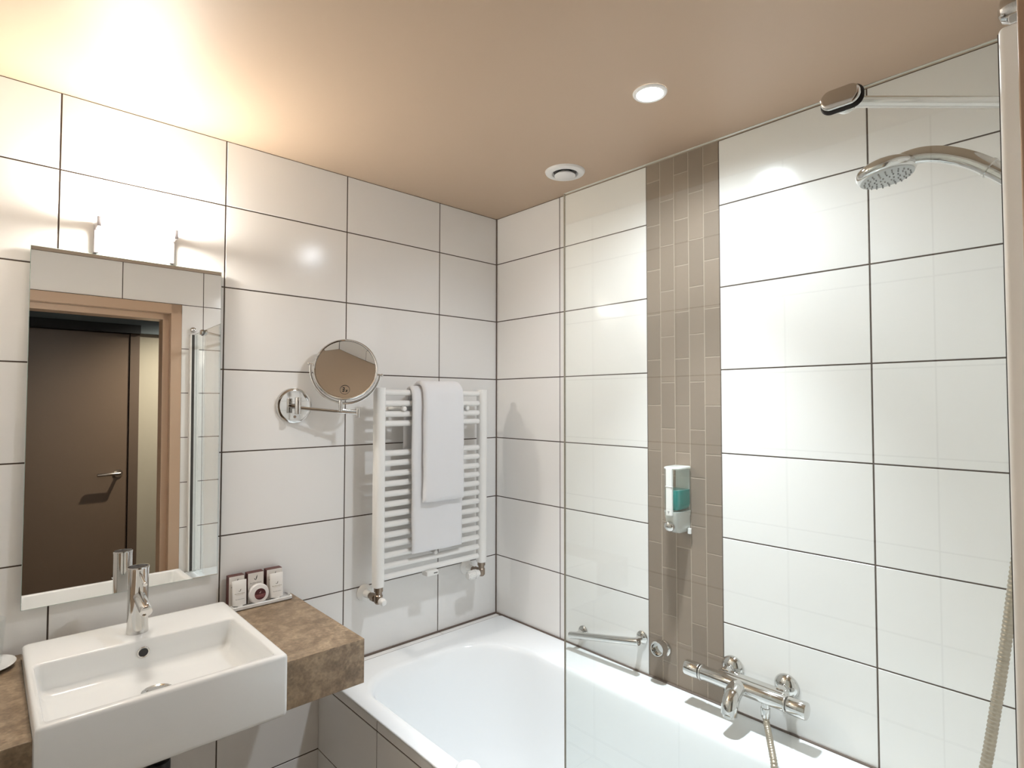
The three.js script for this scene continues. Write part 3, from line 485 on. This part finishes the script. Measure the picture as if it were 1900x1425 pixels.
{
  const h = thing('hand_shower', 'chrome hand shower with a round spray head in its wall holder', 'hand shower', [0, 0, 0]);
  const C = [-0.35, 1.938, 1.558], n = [0, -0.988, 0.155];
  const spray = mesh('spray_head', lathe([C[0], C[1] + 0.0008, C[2]], [-n[0], -n[1], -n[2]], [[0, -0.004], [0.042, -0.004], [0.047, -0.003], [0.0515, 0.003], [0.0520, 0.008], [0.050, 0.014], [0.040, 0.0215], [0.022, 0.027], [0, 0.029]], 48, 0.8), M.chrome, h);
  mesh('spray_plate', lathe([C[0], C[1] - 0.0045, C[2] + 0.0005], n, [[0.0465, -0.0035], [0.0460, 0.0005], [0.041, 0.0018], [0, 0.003]], 44), std(lin(0.55, 0.56, 0.55), 0.5), spray);
  const noz = []; for (const [r, k] of [[0.011, 6], [0.021, 12], [0.031, 18], [0.039, 22]]) for (let i = 0; i < k; i++) { const t = i / k * 2 * Math.PI + r * 40, b = V(Math.cos(t) * r, 0, Math.sin(t) * r).applyQuaternion(new THREE.Quaternion().setFromUnitVectors(V(0, -1, 0), V(...n))); noz.push(cyl([C[0] + b.x, C[1] + b.y - 0.005, C[2] + b.z + 0.001], [C[0] + b.x + n[0] * 0.005, C[1] + b.y - 0.0095, C[2] + b.z + 0.0015], 0.0017, 0.0012, 8)); }
  mesh('nozzles', merge(noz), M.grey, spray);
  mesh('handle', sweep([[-0.35, 1.946, 1.545], [-0.35, 1.9575, 1.580], [-0.35, 1.9605, 1.610], [-0.35, 1.952, 1.645], [-0.35, 1.930, 1.685], [-0.35, 1.905, 1.715], [-0.35, 1.878, 1.742], [-0.35, 1.845, 1.768]], t => [0.0135 - 0.002 * Math.exp(-Math.pow((t - 0.35) / 0.2, 2)) - (t < 0.1 ? (0.1 - t) * 0.07 : 0), 0.0155 - (t < 0.1 ? (0.1 - t) * 0.02 : 0)], 120, 64), M.chrome, h);
  mesh('collar', cyl([-0.35, 1.908, 1.7115], [-0.35, 1.9045, 1.7155], 0.0172), M.chromeSoft, h); mesh('hose_nut', cyl([-0.35, 1.85, 1.764], [-0.35, 1.826, 1.782], 0.010), M.chromeSoft, h);
  const k = thing('shower_holder', 'chrome wall holder behind the white profile carrying the hand shower', 'wall holder', [-0.35, 1.858, ZC]);
  mesh('holder_arm', merge([cyl([0, 0, -0.0005], [0, 0, -0.035], 0.014), cyl([0, 0, -0.0005], [0, 0, -0.008], 0.024), lathe([0, -0.012, -0.040], [0, 0.72, -0.69], [[0.0165, -0.014], [0.0205, -0.014], [0.0215, 0.014], [0.0165, 0.014]], 28)]), M.chrome, k);
  const hose = sweep([[-0.35, 1.828, 1.780], [-0.35, 1.74, 1.786], [-0.35, 1.55, 1.772], [-0.35, 1.235, 1.737], [-0.35, 0.99, 1.7065], [-0.345, 0.80, 1.675], [-0.33, 0.55, 1.60], [-0.29, 0.30, 1.49], [-0.265, 0.19, 1.40], [-0.245, 0.24, 1.32], [-0.225, 0.42, 1.275], [-0.205, 0.54, 1.266], [-0.178, 0.595, 1.252], [-0.135, 0.6135, 1.226], [-0.095, 0.6165, 1.204], [-0.073, 0.626, 1.190], [-0.067, 0.643, 1.1845]], t => 0.0082 + 0.0007 * Math.sin(t * 2 * Math.PI * 300), 1500, 10);
  mesh('shower_hose', hose, M.hose).userData = { kind: 'thing', label: 'ribbed metal shower hose looping from the bath mixer to the hand shower', category: 'hose' };
}

// ---------------------------------------------------------------- ceiling fittings
{
  const s = thing('ceiling_spotlight', 'lit round recessed spotlight in the ceiling above the bath', 'spotlight', [-0.3875, CEIL, 1.044]);
  mesh('trim_ring', lathe([0, 0.0, 0], [0, -1, 0], [[0.033, 0.0005], [0.034, 0.005], [0.040, 0.006], [0.0435, 0.003], [0.044, 0.0005]], 44), M.enamel, s);
  mesh('lens', lathe([0, 0, 0], [0, -1, 0], [[0, 0.0035], [0.0325, 0.0035], [0.0335, 0.0005]], 40), M.spotGlow, s);
  // a wide spill and the reflector's narrower beam
  for (const [cd, angle, soft] of [[SPOT_CD, 1.45, 0.5], [BEAM_CD, 0.66, 1.0]]) {
    const l = new THREE.SpotLight(SPOT_COLOR, cd, 0, angle, soft, 2); l.position.set(0, -0.012, 0); l.target.position.set(0, -1, 0); l.castShadow = true; l.shadow.radius = 2; s.add(l, l.target);
  }
  const v = thing('ceiling_vent', 'round white air vent in the ceiling near the room corner', 'vent', [-0.169, CEIL, 0.553]);
  mesh('flange', lathe([0, 0, 0], [0, -1, 0], [[0.040, -0.001], [0.042, 0.003], [0.046, 0.009], [0.054, 0.011], [0.066, 0.007], [0.0695, 0.0015], [0.0695, 0]], 52), M.plastic, v);
  mesh('throat', lathe([0, 0, 0], [0, -1, 0], [[0, 0.0006], [0.041, 0.0006]], 40), M.black, v);
  mesh('valve_disc', lathe([0, 0, 0], [0, -1, 0], [[0, 0.0005], [0.02, 0.0005], [0.032, 0.010], [0.0365, 0.013], [0.0365, 0.0155], [0.033, 0.018], [0, 0.0195]], 48), M.plastic, v);
  const h = thing('corridor_spotlight', 'round spotlight in the dark corridor ceiling outside the doorway', 'spotlight', [-0.45, 2.4, 2.28]);
  mesh('trim_ring', lathe([0, 0.0, 0], [0, -1, 0], [[0.033, 0.0005], [0.034, 0.005], [0.040, 0.006], [0.0435, 0.003], [0.044, 0.0005]], 44), M.enamel, h);
  mesh('lens', lathe([0, 0, 0], [0, -1, 0], [[0, 0.0035], [0.0325, 0.0035], [0.0335, 0.0005]], 40), M.spotGlow, h);
  const p = new THREE.SpotLight(HALL_COLOR, HALL_CD, 0, 0.92, 0.9, 2); p.position.set(0, -0.012, 0); p.target.position.set(-0.25, -1, 0.12); p.castShadow = true; h.add(p, p.target);
}

renderer.render(scene, camera);
